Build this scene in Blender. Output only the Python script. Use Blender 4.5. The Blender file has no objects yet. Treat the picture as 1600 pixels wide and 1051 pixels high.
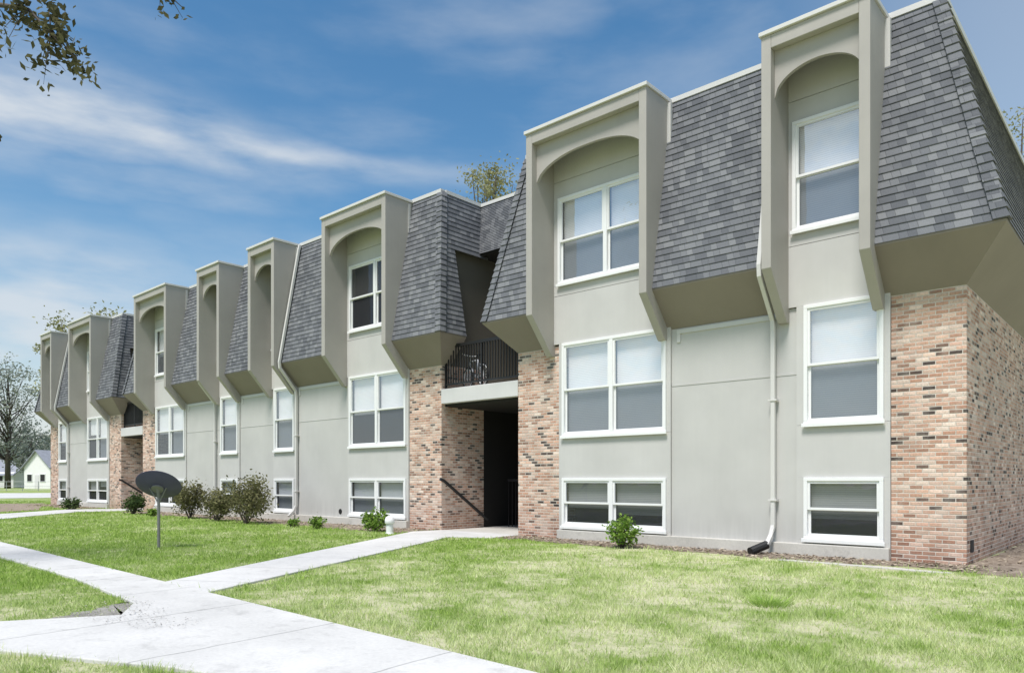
import bpy, bmesh, math, random
import numpy as np
from mathutils import Vector, Matrix
random.seed(7); rng = np.random.default_rng(7)
S = bpy.context.scene; COL = S.collection
R = math.radians
# ------------------------------------------------------------------ camera numbers
F = 1150.0; HZ = 750.0; CX, CY, CZ = 0.0, -12.4, 1.25
AN = R(48.06); ca, sa = math.cos(AN), math.sin(AN)
def world(d, r): return (CX - ca*d + sa*r, CY + sa*d + ca*r)
def ground(px, py, z=0.0):
    d = F*(CZ - z)/(py - HZ); return world(d, (px-800)/F*d)
def P3(px, py, d):
    x, y = world(d, (px-800)/F*d); return Vector((x, y, CZ + (HZ-py)/F*d))
# ------------------------------------------------------------------ mesh helpers
class MB:
    def __init__(s): s.v = []; s.f = []
    def add(s, vs, fs):
        o = len(s.v); s.v += [tuple(v) for v in vs]; s.f += [tuple(i+o for i in f) for f in fs]
    def box(s, x0, x1, y0, y1, z0, z1):
        s.add([(x0,y0,z0),(x1,y0,z0),(x1,y1,z0),(x0,y1,z0),(x0,y0,z1),(x1,y0,z1),(x1,y1,z1),(x0,y1,z1)],
              [(0,3,2,1),(4,5,6,7),(0,1,5,4),(1,2,6,5),(2,3,7,6),(3,0,4,7)])
    def quad(s, a, b, c, d): s.add([a,b,c,d], [(0,1,2,3)])
    def prism(s, poly, vec):
        n = len(poly); t = [tuple(p[i]+vec[i] for i in range(3)) for p in poly]
        s.add(list(poly)+t, [tuple(range(n)), tuple(range(2*n-1, n-1, -1))] + [(i, (i+1)%n, n+(i+1)%n, n+i) for i in range(n)])
    def tube(s, pts, rad, n=6, cap=True, rot=0.0):
        pts = [Vector(p) for p in pts]
        if not isinstance(rad, (list, tuple)): rad = [rad]*len(pts)
        vs = []
        for i, p in enumerate(pts):
            if i == 0: t = pts[1]-p
            elif i == len(pts)-1: t = p-pts[i-1]
            else: t = (pts[i+1]-p).normalized() + (p-pts[i-1]).normalized()
            t.normalize()
            up = Vector((0,0,1)) if abs(t.z) < .9 else Vector((1,0,0))
            a = t.cross(up).normalized(); b = t.cross(a).normalized()
            for k in range(n):
                an = 2*math.pi*k/n + rot
                vs.append(p + a*math.cos(an)*rad[i] + b*math.sin(an)*rad[i])
        fs = []
        for i in range(len(pts)-1):
            for k in range(n):
                fs.append((i*n+k, i*n+(k+1)%n, (i+1)*n+(k+1)%n, (i+1)*n+k))
        if cap:
            fs.append(tuple(range(n-1, -1, -1))); o = (len(pts)-1)*n; fs.append(tuple(range(o, o+n)))
        s.add(vs, fs)
    def lathe(s, prof, n=24, M=None):
        vs = []
        for r, z in prof:
            for k in range(n):
                a = 2*math.pi*k/n; v = Vector((r*math.cos(a), r*math.sin(a), z)); vs.append(M @ v if M else v)
        fs = [(i*n+k, i*n+(k+1)%n, (i+1)*n+(k+1)%n, (i+1)*n+k) for i in range(len(prof)-1) for k in range(n)]
        s.add(vs, fs)
    def build(s, name, m, parent=None, smooth=False, bevel=0, local=False, recalc=True):
        me = bpy.data.meshes.new(name); me.from_pydata(s.v, [], s.f)
        if recalc:
            bm = bmesh.new(); bm.from_mesh(me); bmesh.ops.recalc_face_normals(bm, faces=bm.faces); bm.to_mesh(me); bm.free()
        if smooth:
            for p in me.polygons: p.use_smooth = True
        return link(name, me, m, parent, bevel, local)
def link(name, me, m, parent=None, bevel=0, local=False):
    o = bpy.data.objects.new(name, me); COL.objects.link(o)
    if m: me.materials.append(m)
    if parent is not None:
        o.parent = parent
        if parent.type == 'EMPTY' and not local:
            o.matrix_parent_inverse = Matrix.Translation(-Vector(parent.location))
    if bevel:
        b = o.modifiers.new('bevel', 'BEVEL'); b.width = bevel; b.segments = 2; b.limit_method = 'ANGLE'
    return o
def np_mesh(name, V, nper, m, parent=None):
    n = len(V)//nper; me = bpy.data.meshes.new(name)
    me.vertices.add(len(V)); me.vertices.foreach_set('co', V.astype(np.float32).ravel())
    me.loops.add(len(V)); me.loops.foreach_set('vertex_index', np.arange(len(V), dtype=np.int32))
    me.polygons.add(n); me.polygons.foreach_set('loop_start', np.arange(0, len(V), nper, dtype=np.int32))
    me.update(calc_edges=True); me.validate()
    return link(name, me, m, parent)
def thing(name, label, cat, loc=(0,0,0), rz=0, group=None):
    o = bpy.data.objects.new(name, None); COL.objects.link(o); o.location = loc; o.rotation_euler = (0,0,rz)
    o.empty_display_size = .2; return tag(o, label, cat, group)
def tag(o, label, cat, group=None):
    o['label'] = label; o['category'] = cat
    if group: o['group'] = group
    return o
def struct(o): o['kind'] = 'structure'; return o
# ------------------------------------------------------------------ materials
class NT:
    def __init__(s, name):
        s.m = bpy.data.materials.new(name); s.m.use_nodes = True; s.t = s.m.node_tree; s.t.nodes.clear()
        s.out = s.n('ShaderNodeOutputMaterial')
    def n(s, t, **k):
        nd = s.t.nodes.new(t)
        for a, b in k.items(): setattr(nd, a, b)
        return nd
    def put(s, sock, v):
        if isinstance(v, bpy.types.NodeSocket): s.t.links.new(v, sock)
        elif v is not None: sock.default_value = v
    def math(s, op, a, b=None, c=None, clamp=False):
        nd = s.n('ShaderNodeMath', operation=op, use_clamp=clamp)
        for i, v in enumerate((a, b, c)): s.put(nd.inputs[i], v)
        return nd.outputs[0]
    def obj(s): return s.n('ShaderNodeTexCoord').outputs['Object']
    def xyz(s, v):
        nd = s.n('ShaderNodeSeparateXYZ'); s.put(nd.inputs[0], v); return nd.outputs
    def comb(s, x, y, z):
        nd = s.n('ShaderNodeCombineXYZ')
        for i, v in enumerate((x, y, z)): s.put(nd.inputs[i], v)
        return nd.outputs[0]
    def scaled(s, v, sc):
        nd = s.n('ShaderNodeMapping'); s.put(nd.inputs[0], v); nd.inputs['Scale'].default_value = sc; return nd.outputs[0]
    def noise(s, v, scale, detail=4, rough=.55):
        nd = s.n('ShaderNodeTexNoise'); s.put(nd.inputs['Vector'], v); nd.inputs['Scale'].default_value = scale
        nd.inputs['Detail'].default_value = detail; nd.inputs['Roughness'].default_value = rough; return nd.outputs['Fac']
    def ramp(s, f, stops, interp='LINEAR'):
        nd = s.n('ShaderNodeValToRGB'); s.put(nd.inputs[0], f); cr = nd.color_ramp; cr.interpolation = interp
        while len(cr.elements) < len(stops): cr.elements.new(.5)
        for e, (p, c) in zip(cr.elements, stops): e.position = p; e.color = (*c, 1) if len(c) == 3 else c
        return nd.outputs[0]
    def mix(s, f, a, b, blend='MIX'):
        nd = s.n('ShaderNodeMix', data_type='RGBA', blend_type=blend)
        s.put(nd.inputs[0], f)
        s.put(nd.inputs[6], (*a, 1) if isinstance(a, tuple) else a); s.put(nd.inputs[7], (*b, 1) if isinstance(b, tuple) else b)
        return nd.outputs[2]
    def hsv(s, c, val, sat=1.0, hue=.5):
        nd = s.n('ShaderNodeHueSaturation'); s.put(nd.inputs['Color'], (*c, 1) if isinstance(c, tuple) else c)
        s.put(nd.inputs['Value'], val); s.put(nd.inputs['Saturation'], sat); s.put(nd.inputs['Hue'], hue); return nd.outputs[0]
    def mr(s, v, a, b, c=0., d=1., smooth=False):
        nd = s.n('ShaderNodeMapRange'); nd.interpolation_type = 'SMOOTHSTEP' if smooth else 'LINEAR'
        s.put(nd.inputs[0], v)
        for i, q in enumerate((a, b, c, d)): nd.inputs[i+1].default_value = q
        return nd.outputs[0]
    def bump(s, h, st=.3, dist=.01):
        nd = s.n('ShaderNodeBump'); s.put(nd.inputs['Height'], h); nd.inputs['Strength'].default_value = st; nd.inputs['Distance'].default_value = dist
        return nd.outputs[0]
    def bsdf(s, col, rough=.6, normal=None, metal=0., spec=.5):
        nd = s.n('ShaderNodeBsdfPrincipled'); s.put(nd.inputs['Base Color'], (*col, 1) if isinstance(col, tuple) else col)
        s.put(nd.inputs['Roughness'], rough); nd.inputs['Metallic'].default_value = metal; nd.inputs['Specular IOR Level'].default_value = spec
        if normal: s.put(nd.inputs['Normal'], normal)
        return nd.outputs[0]
    def mixsh(s, f, a, b):
        nd = s.n('ShaderNodeMixShader'); s.put(nd.inputs[0], f); s.t.links.new(a, nd.inputs[1]); s.t.links.new(b, nd.inputs[2]); return nd.outputs[0]
    def done(s, sh): s.t.links.new(sh, s.out.inputs[0]); return s.m
def paint(name, c, var=.14, streak=.06, rough=.6, bump=.15):
    t = NT(name); v = t.obj()
    a = t.noise(v, 1.1, 6); b = t.noise(t.scaled(v, (5, 5, .3)), 2.2, 5); g = t.noise(v, 60, 3)
    val = t.math('ADD', t.math('MULTIPLY_ADD', a, var*2, 1-var), t.math('MULTIPLY_ADD', b, streak, -streak*.5))
    z = t.xyz(v)[2]
    grime = t.math('MULTIPLY', t.mr(z, .0, .8, 1, 0), t.mr(b, .35, .7)); val = t.math('SUBTRACT', val, t.math('MULTIPLY', grime, .22))
    return t.done(t.bsdf(t.hsv(c, val), rough, t.bump(g, bump, .004), spec=.3))
def brick_mat():
    t = NT('brick'); v = t.obj(); x, y, z = t.xyz(v)
    wob = t.math('MULTIPLY', t.math('SUBTRACT', t.noise(v, 9, 2), .5), .008)
    u = t.math('ADD', t.math('ADD', x, y), wob); zz = t.math('ADD', z, wob)
    W, H = .176, .062
    rv = t.math('DIVIDE', zz, H); row = t.math('FLOOR', rv)
    cu = t.math('ADD', t.math('DIVIDE', u, W), t.math('MULTIPLY', t.math('FLOORED_MODULO', row, 2.), .5)); col = t.math('FLOOR', cu)
    fu = t.math('FRACT', cu); fv = t.math('FRACT', rv)
    du = t.math('MULTIPLY', t.math('MINIMUM', fu, t.math('SUBTRACT', 1., fu)), W); dv = t.math('MULTIPLY', t.math('MINIMUM', fv, t.math('SUBTRACT', 1., fv)), H)
    dd = t.math('MINIMUM', du, dv); mask = t.mr(dd, .003, .010, 0, 1, True)
    wn = t.n('ShaderNodeTexWhiteNoise', noise_dimensions='2D'); t.put(wn.inputs['Vector'], t.comb(col, row, 0.))
    wm = t.n('ShaderNodeTexWhiteNoise', noise_dimensions='2D'); t.put(wm.inputs['Vector'], t.comb(t.math('ADD', col, 37.3), row, 0.))
    big = t.noise(v, 1.3, 3)
    rv2 = t.math('ADD', wn.outputs['Value'], t.math('MULTIPLY', t.math('SUBTRACT', big, .5), .22))
    bc = t.ramp(rv2, [(0., (.06,.048,.044)), (.07, (.10,.075,.065)), (.10, (.22,.135,.10)), (.17, (.38,.205,.14)), (.32, (.49,.285,.20)), (.46, (.57,.37,.275)), (.6, (.61,.45,.355)), (.72, (.47,.255,.175)), (.84, (.68,.55,.46)), (1., (.55,.34,.255))])
    bc = t.hsv(bc, t.math('MULTIPLY_ADD', wm.outputs['Value'], .34, .84))
    spots = t.noise(v, 38, 5)
    bc = t.hsv(bc, t.math('MULTIPLY_ADD', spots, 1.0, .52), .97)
    wash = t.mr(t.noise(v, 2.2, 6, .7), .47, .72, 0, .42); bc = t.mix(wash, bc, (.62,.55,.48))
    base = t.math('MULTIPLY', t.mr(z, .75, .0, 0, 1), t.mr(t.noise(v, 2.3, 4), .25, .6)); bc = t.mix(t.math('MULTIPLY', base, .7), bc, (.28,.145,.10))
    mo = t.hsv((.61,.55,.48), t.math('MULTIPLY_ADD', t.noise(v, 14, 3), .5, .72))
    c = t.mix(mask, mo, bc)
    soot = t.mr(t.noise(t.scaled(v, (1.6,1.6,.5)), 1.1, 5), .45, .75, 1.06, .84); c = t.hsv(c, soot)
    h = t.math('ADD', mask, t.math('MULTIPLY', spots, .35))
    return t.done(t.bsdf(c, .85, t.bump(h, .7, .008), spec=.2))
NC = 30
def shingle_mat():
    t = NT('shingles'); v = t.obj(); x, y, z = t.xyz(v); u = t.math('ADD', x, y)
    rv = t.math('DIVIDE', t.math('SUBTRACT', z, 4.78), 3.70/NC); row = t.math('FLOOR', rv); fv = t.math('FRACT', rv)
    wr = t.n('ShaderNodeTexWhiteNoise', noise_dimensions='1D'); t.put(wr.inputs['W'], row)
    cu = t.math('ADD', t.math('DIVIDE', u, .155), t.math('MULTIPLY', wr.outputs[0], 7.3))
    warp = t.math('MULTIPLY', t.math('SINE', t.math('MULTIPLY', cu, 2.1)), .22); cu = t.math('ADD', cu, warp)
    col = t.math('FLOOR', cu); fu = t.math('FRACT', cu)
    wn = t.n('ShaderNodeTexWhiteNoise', noise_dimensions='2D'); t.put(wn.inputs['Vector'], t.comb(col, row, 0.))
    c = t.ramp(wn.outputs['Value'], [(0., (.108,.113,.124)), (.25, (.133,.138,.150)), (.5, (.153,.158,.170)), (.75, (.173,.178,.189)), (1., (.208,.212,.221))])
    gr = t.noise(v, 90, 3); c = t.hsv(c, t.math('MULTIPLY_ADD', gr, .7, .65)); c = t.hsv(c, t.math('MULTIPLY_ADD', t.noise(v, .7, 4), .35, .82))
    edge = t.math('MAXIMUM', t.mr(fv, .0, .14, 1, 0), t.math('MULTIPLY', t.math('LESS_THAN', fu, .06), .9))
    c = t.mix(t.math('MULTIPLY', edge, .36), c, (.028,.029,.033))  # painted shading line under each course, plus the dark slots between tabs
    tb = t.math('MULTIPLY', wn.outputs['Value'], t.mr(fu, .0, .06))
    return t.done(t.bsdf(c, .9, t.bump(t.math('ADD', t.math('MULTIPLY', gr, .3), tb), .5, .01), spec=.2))
def concrete(name, c, joint=0.0, ang=0.0):
    t = NT(name); v = t.obj(); a = t.noise(v, .8, 6, .6); b = t.noise(v, 28, 5, .7); k = t.noise(v, 4.5, 6, .7)
    val = t.math('ADD', t.math('MULTIPLY_ADD', a, .6, .64), t.math('MULTIPLY_ADD', b, .36, -.14))
    val = t.math('SUBTRACT', val, t.mr(k, .54, .75, 0, .24))
    if joint:
        x, y, z = t.xyz(v)
        q = t.math('ADD', t.math('MULTIPLY', x, math.cos(ang)), t.math('MULTIPLY', y, math.sin(ang)))
        q = t.math('ADD', q, t.math('MULTIPLY', t.noise(v, 3, 3), .05))
        f = t.math('FRACT', t.math('DIVIDE', q, joint)); e = t.math('MULTIPLY', t.math('MINIMUM', f, t.math('SUBTRACT', 1., f)), joint)
        val = t.math('SUBTRACT', val, t.mr(e, .004, .014, .4, 0))
    return t.done(t.bsdf(t.hsv(c, val), .85, t.bump(b, .3, .006), spec=.25))
def lawn_color(t, v):
    a = t.noise(v, .6, 5, .6); b = t.noise(v, 2.4, 5, .65); c = t.noise(v, 9, 3, .6)
    x, y, z = t.xyz(v)
    bias = t.math('MULTIPLY', t.mr(x, -11.0, -6.0, 0, 1, True), .10)
    f = t.math('ADD', t.math('ADD', t.math('MULTIPLY', a, .42), t.math('MULTIPLY', b, .40)), t.math('ADD', bias, t.math('MULTIPLY', c, .18)))
    return t.mr(f, .46, .69, 0, 1, True)
def grass_mat():
    t = NT('grass'); v = t.obj(); f = lawn_color(t, v); ri = t.n('ShaderNodeNewGeometry').outputs['Random Per Island']
    g = t.mix(ri, (.235,.365,.065), (.43,.58,.15)); s_ = t.mix(ri, (.49,.58,.22), (.76,.79,.50))
    c = t.mix(f, g, s_)
    d = t.n('ShaderNodeBsdfDiffuse'); t.put(d.inputs[0], c); tr = t.n('ShaderNodeBsdfTranslucent'); t.put(tr.inputs[0], c)
    return t.done(t.mixsh(.35, d.outputs[0], tr.outputs[0]))
def ground_mat():
    t = NT('lawn_ground'); v = t.obj(); f = lawn_color(t, v); k = t.noise(v, 45, 4, .7)
    c = t.mix(f, (.25,.33,.09), (.60,.58,.38)); c = t.hsv(c, t.math('MULTIPLY_ADD', k, .9, .5))
    return t.done(t.bsdf(c, .95, t.bump(k, .8, .03), spec=.1))
def soil_mat(name, a, b):
    t = NT(name); v = t.obj(); k = t.noise(v, 3, 6, .7); g = t.noise(v, 50, 4, .7)
    c = t.mix(t.mr(k, .3, .7), a, b); c = t.hsv(c, t.math('MULTIPLY_ADD', g, 1.0, .5))
    return t.done(t.bsdf(c, .95, t.bump(g, .9, .03), spec=.1))
def leaf_mat(name, a, b, tr_=.3):
    t = NT(name); ri = t.n('ShaderNodeNewGeometry').outputs['Random Per Island']; v = t.obj()
    c = t.mix(ri, a, b); c = t.hsv(c, t.math('MULTIPLY_ADD', t.noise(v, 1.1, 3), .9, .55))
    d = t.n('ShaderNodeBsdfDiffuse'); t.put(d.inputs[0], c); tr = t.n('ShaderNodeBsdfTranslucent'); t.put(tr.inputs[0], c)
    return t.done(t.mixsh(tr_, d.outputs[0], tr.outputs[0]))
def plain(name, c, rough=.5, metal=0., var=.15, sc=6, spec=.5):
    t = NT(name); v = t.obj(); k = t.noise(v, sc, 4)
    return t.done(t.bsdf(t.hsv(c, t.math('MULTIPLY_ADD', k, var*2, 1-var)), rough, metal=metal, spec=spec))
def glass_mat(name, fac, tint, rough=.015, mesh=None):
    t = NT(name); v = t.obj()
    tr = t.n('ShaderNodeBsdfTransparent'); tr.inputs[0].default_value = (*tint, 1); base = tr.outputs[0]
    if mesh:
        df = t.n('ShaderNodeBsdfDiffuse'); df.inputs[0].default_value = (*mesh[1], 1); base = t.mixsh(mesh[0], base, df.outputs[0])
    gl = t.n('ShaderNodeBsdfGlossy'); gl.inputs['Roughness'].default_value = rough; gl.inputs[0].default_value = (.95,.97,1,1)
    t.put(gl.inputs['Normal'], t.bump(t.noise(v, 1.6, 2), .25, .02))
    return t.done(t.mixsh(fac, base, gl.outputs[0]))
def blind_mat(name, c):
    t = NT(name); v = t.obj(); x, y, z = t.xyz(v); f = t.math('FRACT', t.math('DIVIDE', z, .035))
    val = t.math('ADD', t.mr(f, 0, .5, .74, 1.0), t.math('MULTIPLY', t.math('SUBTRACT', t.noise(v, 1.2, 3), .5), .25))
    return t.done(t.bsdf(t.hsv(c, val), .6))
M_panel = paint('panel_paint', (.535,.524,.505)); M_panel2 = paint('wall_panel_paint', (.51,.50,.48))
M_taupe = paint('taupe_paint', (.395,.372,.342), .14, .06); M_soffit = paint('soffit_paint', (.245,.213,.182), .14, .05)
M_olive = paint('shaded_olive_paint', (.15,.138,.112), .15, .06); M_cap = paint('cap_metal', (.63,.615,.59), .08, .05, .45)
M_white = plain('white_vinyl', (.80,.80,.795), .4, 0, .05); M_trim = paint('pale_trim', (.60,.59,.575), .08, .06)
M_brick = brick_mat(); M_shingle = shingle_mat()
M_conc = concrete('foundation_concrete', (.53,.51,.465)); M_walk = concrete('sidewalk_concrete', (.585,.575,.55), 1.5, 0.08); M_path = concrete('path_concrete', (.585,.575,.555), 1.4, -1.05)
M_dark = plain('dark_interior', (.02,.02,.021), .9); M_inner = plain('shaded_interior', (.014,.013,.012), .9)  # near-black colours paint in the shade of rooms and stairwell
M_iron = plain('dark_iron', (.012,.012,.014), .45); M_gut = paint('downspout_paint', (.62,.605,.58), .06, .05, .45)
M_rubber = plain('black_rubber', (.012,.012,.013), .6)
M_glass = glass_mat('window_glass', .36, (1,1,1)); M_glass_lo = glass_mat('screened_glass', .14, (.58,.61,.64), .06, (.36,(.18,.195,.22)))
M_glass_b = glass_mat('basement_glass', .07, (.7,.72,.74), .015, (.2,(.2,.2,.21))); M_glass_bl = glass_mat('basement_screened_glass', .04, (.55,.58,.61), .06, (.4,(.06,.062,.072)))
M_blind = blind_mat('pale_blind', (.93,.93,.93)); M_blind_d = blind_mat('tan_blind', (.62,.61,.59))
M_ground = ground_mat(); M_grass = grass_mat(); M_soil = soil_mat('soil', (.20,.155,.12), (.42,.35,.28)); M_gravel = soil_mat('gravel', (.25,.235,.21), (.50,.48,.43))
M_bark = plain('bark', (.075,.06,.05), .9, 0, .4, 12)
M_leaf_y = leaf_mat('pale_leaves', (.21,.21,.10), (.38,.37,.19)); M_leaf_d = leaf_mat('dark_leaves', (.04,.07,.03), (.10,.14,.05)); M_leaf_far = leaf_mat('hazed_leaves', (.13,.16,.12), (.24,.27,.20))  # far leaves are paled, distance haze painted into their colour
M_leaf_o = leaf_mat('overhead_leaves', (.06,.062,.035), (.16,.15,.08)); M_leaf_b = leaf_mat('brownish_leaves', (.11,.11,.055), (.25,.24,.12)); M_leaf_g = leaf_mat('bright_leaves', (.10,.20,.03), (.28,.40,.09))
M_leaf_grey = leaf_mat('greyish_leaves', (.22,.245,.22), (.42,.44,.39))
# ------------------------------------------------------------------ the apartment building
B = thing('apartment_building', 'long three storey taupe and brick apartment building with shingled mansard roof and arched dormers', 'apartment building', (-22.8, 7, 0))
E, Q, QS, ZE, ZT, ZW = .57, .13, .32, 4.78, 8.48, 4.10; PF = .78; FT = .16; DEP = 14.0
# panel left, panel right, double window, outer left and outer right of the dormer cheeks
bays = [(-4.70,-3.25,0,-4.99,-3.33), (-9.76,-7.07,1,-10.05,-7.15), (-17.35,-14.70,1,-17.53,-14.72), (-21.35,-20.0,0,-21.58,-20.03), (-24.9,-23.5,0,-25.08,-23.48), (-30.3,-27.55,1,-30.5,-27.57), (-37.9,-35.2,1,-38.1,-35.22), (-41.95,-40.55,0,-42.15,-40.52)]
sections = [(-10.95,-2.24,[1,0]), (-31.6,-13.49,[5,4,3,2]), (-43.3,-33.9,[7,6])]
panels = [(-7.07,-4.70), (-20.0,-17.35), (-23.5,-21.35), (-27.55,-24.9), (-40.55,-37.9)]
def roofface(mb, P, u, o, s0, s1, h0, h1, e=E, q=Q, zb=ZE, zt=ZT, k0=0, k1=NC, qn=Q):
    """lapped courses; h0/h1 hip flags, qn the inset of the face met at the hip"""
    def pt(s, t, push):
        off = e - (e+q)*t + push; return (P[0]+u[0]*s+o[0]*off, P[1]+u[1]*s+o[1]*off, zb+(zt-zb)*t)
    for k in range(k0, k1):
        ta, tb = k/NC, (k+1)/NC
        def bd(t):
            a = s0 + (-(e-(e+qn)*t) if h0 else 0); b = s1 + ((e-(e+qn)*t) if h1 else 0); return a, b
        a0, b0 = bd(ta); a1, b1 = bd(tb)
        mb.add([pt(a0, ta, -.004), pt(b0, ta, -.004), pt(b0, ta, .016), pt(a0, ta, .016), pt(b1, tb, .002), pt(a1, tb, .002)], [(0,1,2,3), (3,2,4,5)])
def hipcap(mb, c0, c1, d1, d2, n1, n2):
    c0, c1 = Vector(c0), Vector(c1); d1, d2, n1, n2 = map(Vector, (d1, d2, n1, n2)); n = (n1+n2).normalized(); N_ = 26
    for k in range(N_):
        a = c0.lerp(c1, k/N_); b = c0.lerp(c1, (k+1.25)/N_) if k < N_-1 else c1
        la, lb = .050, .026
        p = [a+d1*.15+n1*la, a+n*la*1.2, a+d2*.15+n2*la, b+d1*.15+n1*lb, b+n*lb*1.2, b+d2*.15+n2*lb]
        q = [a+d1*.15, a, a+d2*.15]
        mb.add(p+q, [(0,1,4,3), (1,2,5,4), (0,1,7,6), (1,2,8,7)])
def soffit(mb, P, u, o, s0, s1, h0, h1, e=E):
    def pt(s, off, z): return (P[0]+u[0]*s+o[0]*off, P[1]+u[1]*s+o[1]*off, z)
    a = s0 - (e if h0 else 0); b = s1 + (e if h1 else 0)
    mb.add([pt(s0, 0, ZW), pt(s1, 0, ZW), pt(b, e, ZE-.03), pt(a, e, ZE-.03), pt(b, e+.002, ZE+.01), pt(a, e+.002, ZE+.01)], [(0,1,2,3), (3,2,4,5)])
TOPN = int(NC*(7.1-ZE)/(ZT-ZE))
for (x0, x1, bl) in sections:
    bl = sorted(bl, key=lambda i: bays[i][0]); xs = x0; first = True; segs = []
    for i in bl:
        segs.append((xs, bays[i][3], first, False)); xs = bays[i][4]; first = False
    segs.append((xs, x1, False, True))
    for (a, b, ha, hb) in segs:
        rf, sf, cp = MB(), MB(), MB(); qn = Q
        if ha or hb:
            side, xe = (1, x1) if hb else (-1, x0)
            outer = (side == 1 and x1 == -2.24) or (side == -1 and x0 == -43.3); qn = QS if outer else Q
            cx_ = sorted((xe-side*(qn-.035), xe-side*(qn+.12)))
            if outer:
                roofface(rf, (xe,0), (0,1), (side,0), 0, DEP, True, False, q=QS, qn=Q); soffit(sf, (xe,0), (0,1), (side,0), 0, DEP, True, False)
                cp.box(*cx_, Q+.12, DEP, ZT-.03, ZT+.06)
            else:
                roofface(rf, (xe,0), (0,1), (side,0), 0, .30, True, False, k1=TOPN); roofface(rf, (xe,0), (0,1), (side,0), 0, 1.50, True, False, k0=TOPN)
                soffit(sf, (xe,0), (0,1), (side,0), 0, .30, True, False)
                sf.add([(xe,.3,ZW),(xe+side*E,.3,ZE-.03),(xe+side*.10,.3,7.1),(xe-side*.35,.3,7.1),(xe-side*.35,.3,ZW)], [(0,1,2,3,4)])
                cp.box(*cx_, Q+.12, 1.54, ZT-.03, ZT+.06)
            hipcap(rf, (xe+side*E, -E, ZE), (xe-side*qn, Q, ZT), (-side,0,0), (0,1,0), (0,-1,.2), (side,0,.24))
        roofface(rf, (a,0), (1,0), (0,-1), 0, b-a, ha, hb, qn=qn); soffit(sf, (a,0), (1,0), (0,-1), 0, b-a, ha, hb)
        cp.box(a+(qn if ha else 0), b-(qn if hb else 0), Q-.035, Q+.12, ZT-.03, ZT+.06)
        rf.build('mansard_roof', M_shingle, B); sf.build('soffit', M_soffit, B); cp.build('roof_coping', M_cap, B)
    cp = MB(); cp.box(x0+QS+.1, x1-QS-.1, Q+.1, DEP, ZT-.12, ZT-.02); cp.build('flat_roof', M_cap, B)
    d = MB(); d.box(x0+.35, x1-.35, .55, .6, -.1, 8.3); d.box(x0+.35, x1-.35, .2, .55, 8.2, 8.3); d.box(x0+.35, x1-.35, .12, .55, 4.2, 4.9); d.box(x0+.35, x1-.35, .12, .55, 1.45, 2.05); d.build('dark_backing', M_dark, B)  # added near-black backing, stands in for the unlit rooms behind the windows
    f = MB()
    xa = {-10.95:-9.76, -31.6:-30.3, -43.3:-41.95}[x0]; xb = {-2.24:-3.25, -13.49:-14.70, -33.9:-35.2}[x1]
    f.box(xa+.002, xb-.002, -.12, .3, -.15, .205); f.build('foundation', M_conc, B, bevel=.012)
def brick(boxes):
    m = MB()
    for b in boxes: m.box(*b)
    return m.build('brick_wall', M_brick, B)
brick([(-3.248,-2.24,0,.3,-.1,4.12)]); brick([(-2.54,-2.24,.301,DEP,-.1,4.12)])
brick([(-43.3,-41.952,0,.3,-.1,4.12)]); brick([(-43.3,-43.0,.301,DEP,-.1,4.12)])
brick([(-10.95,-9.762,0,1.5,-.1,4.12)]); brick([(-14.698,-13.49,0,1.5,-.1,4.12)]); brick([(-31.6,-30.302,0,1.5,-.1,4.12)]); brick([(-35.198,-33.9,0,1.5,-.1,4.12)])
brick([(-43.0,-2.54,DEP-.3,DEP,-.1,8.3)])
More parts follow.
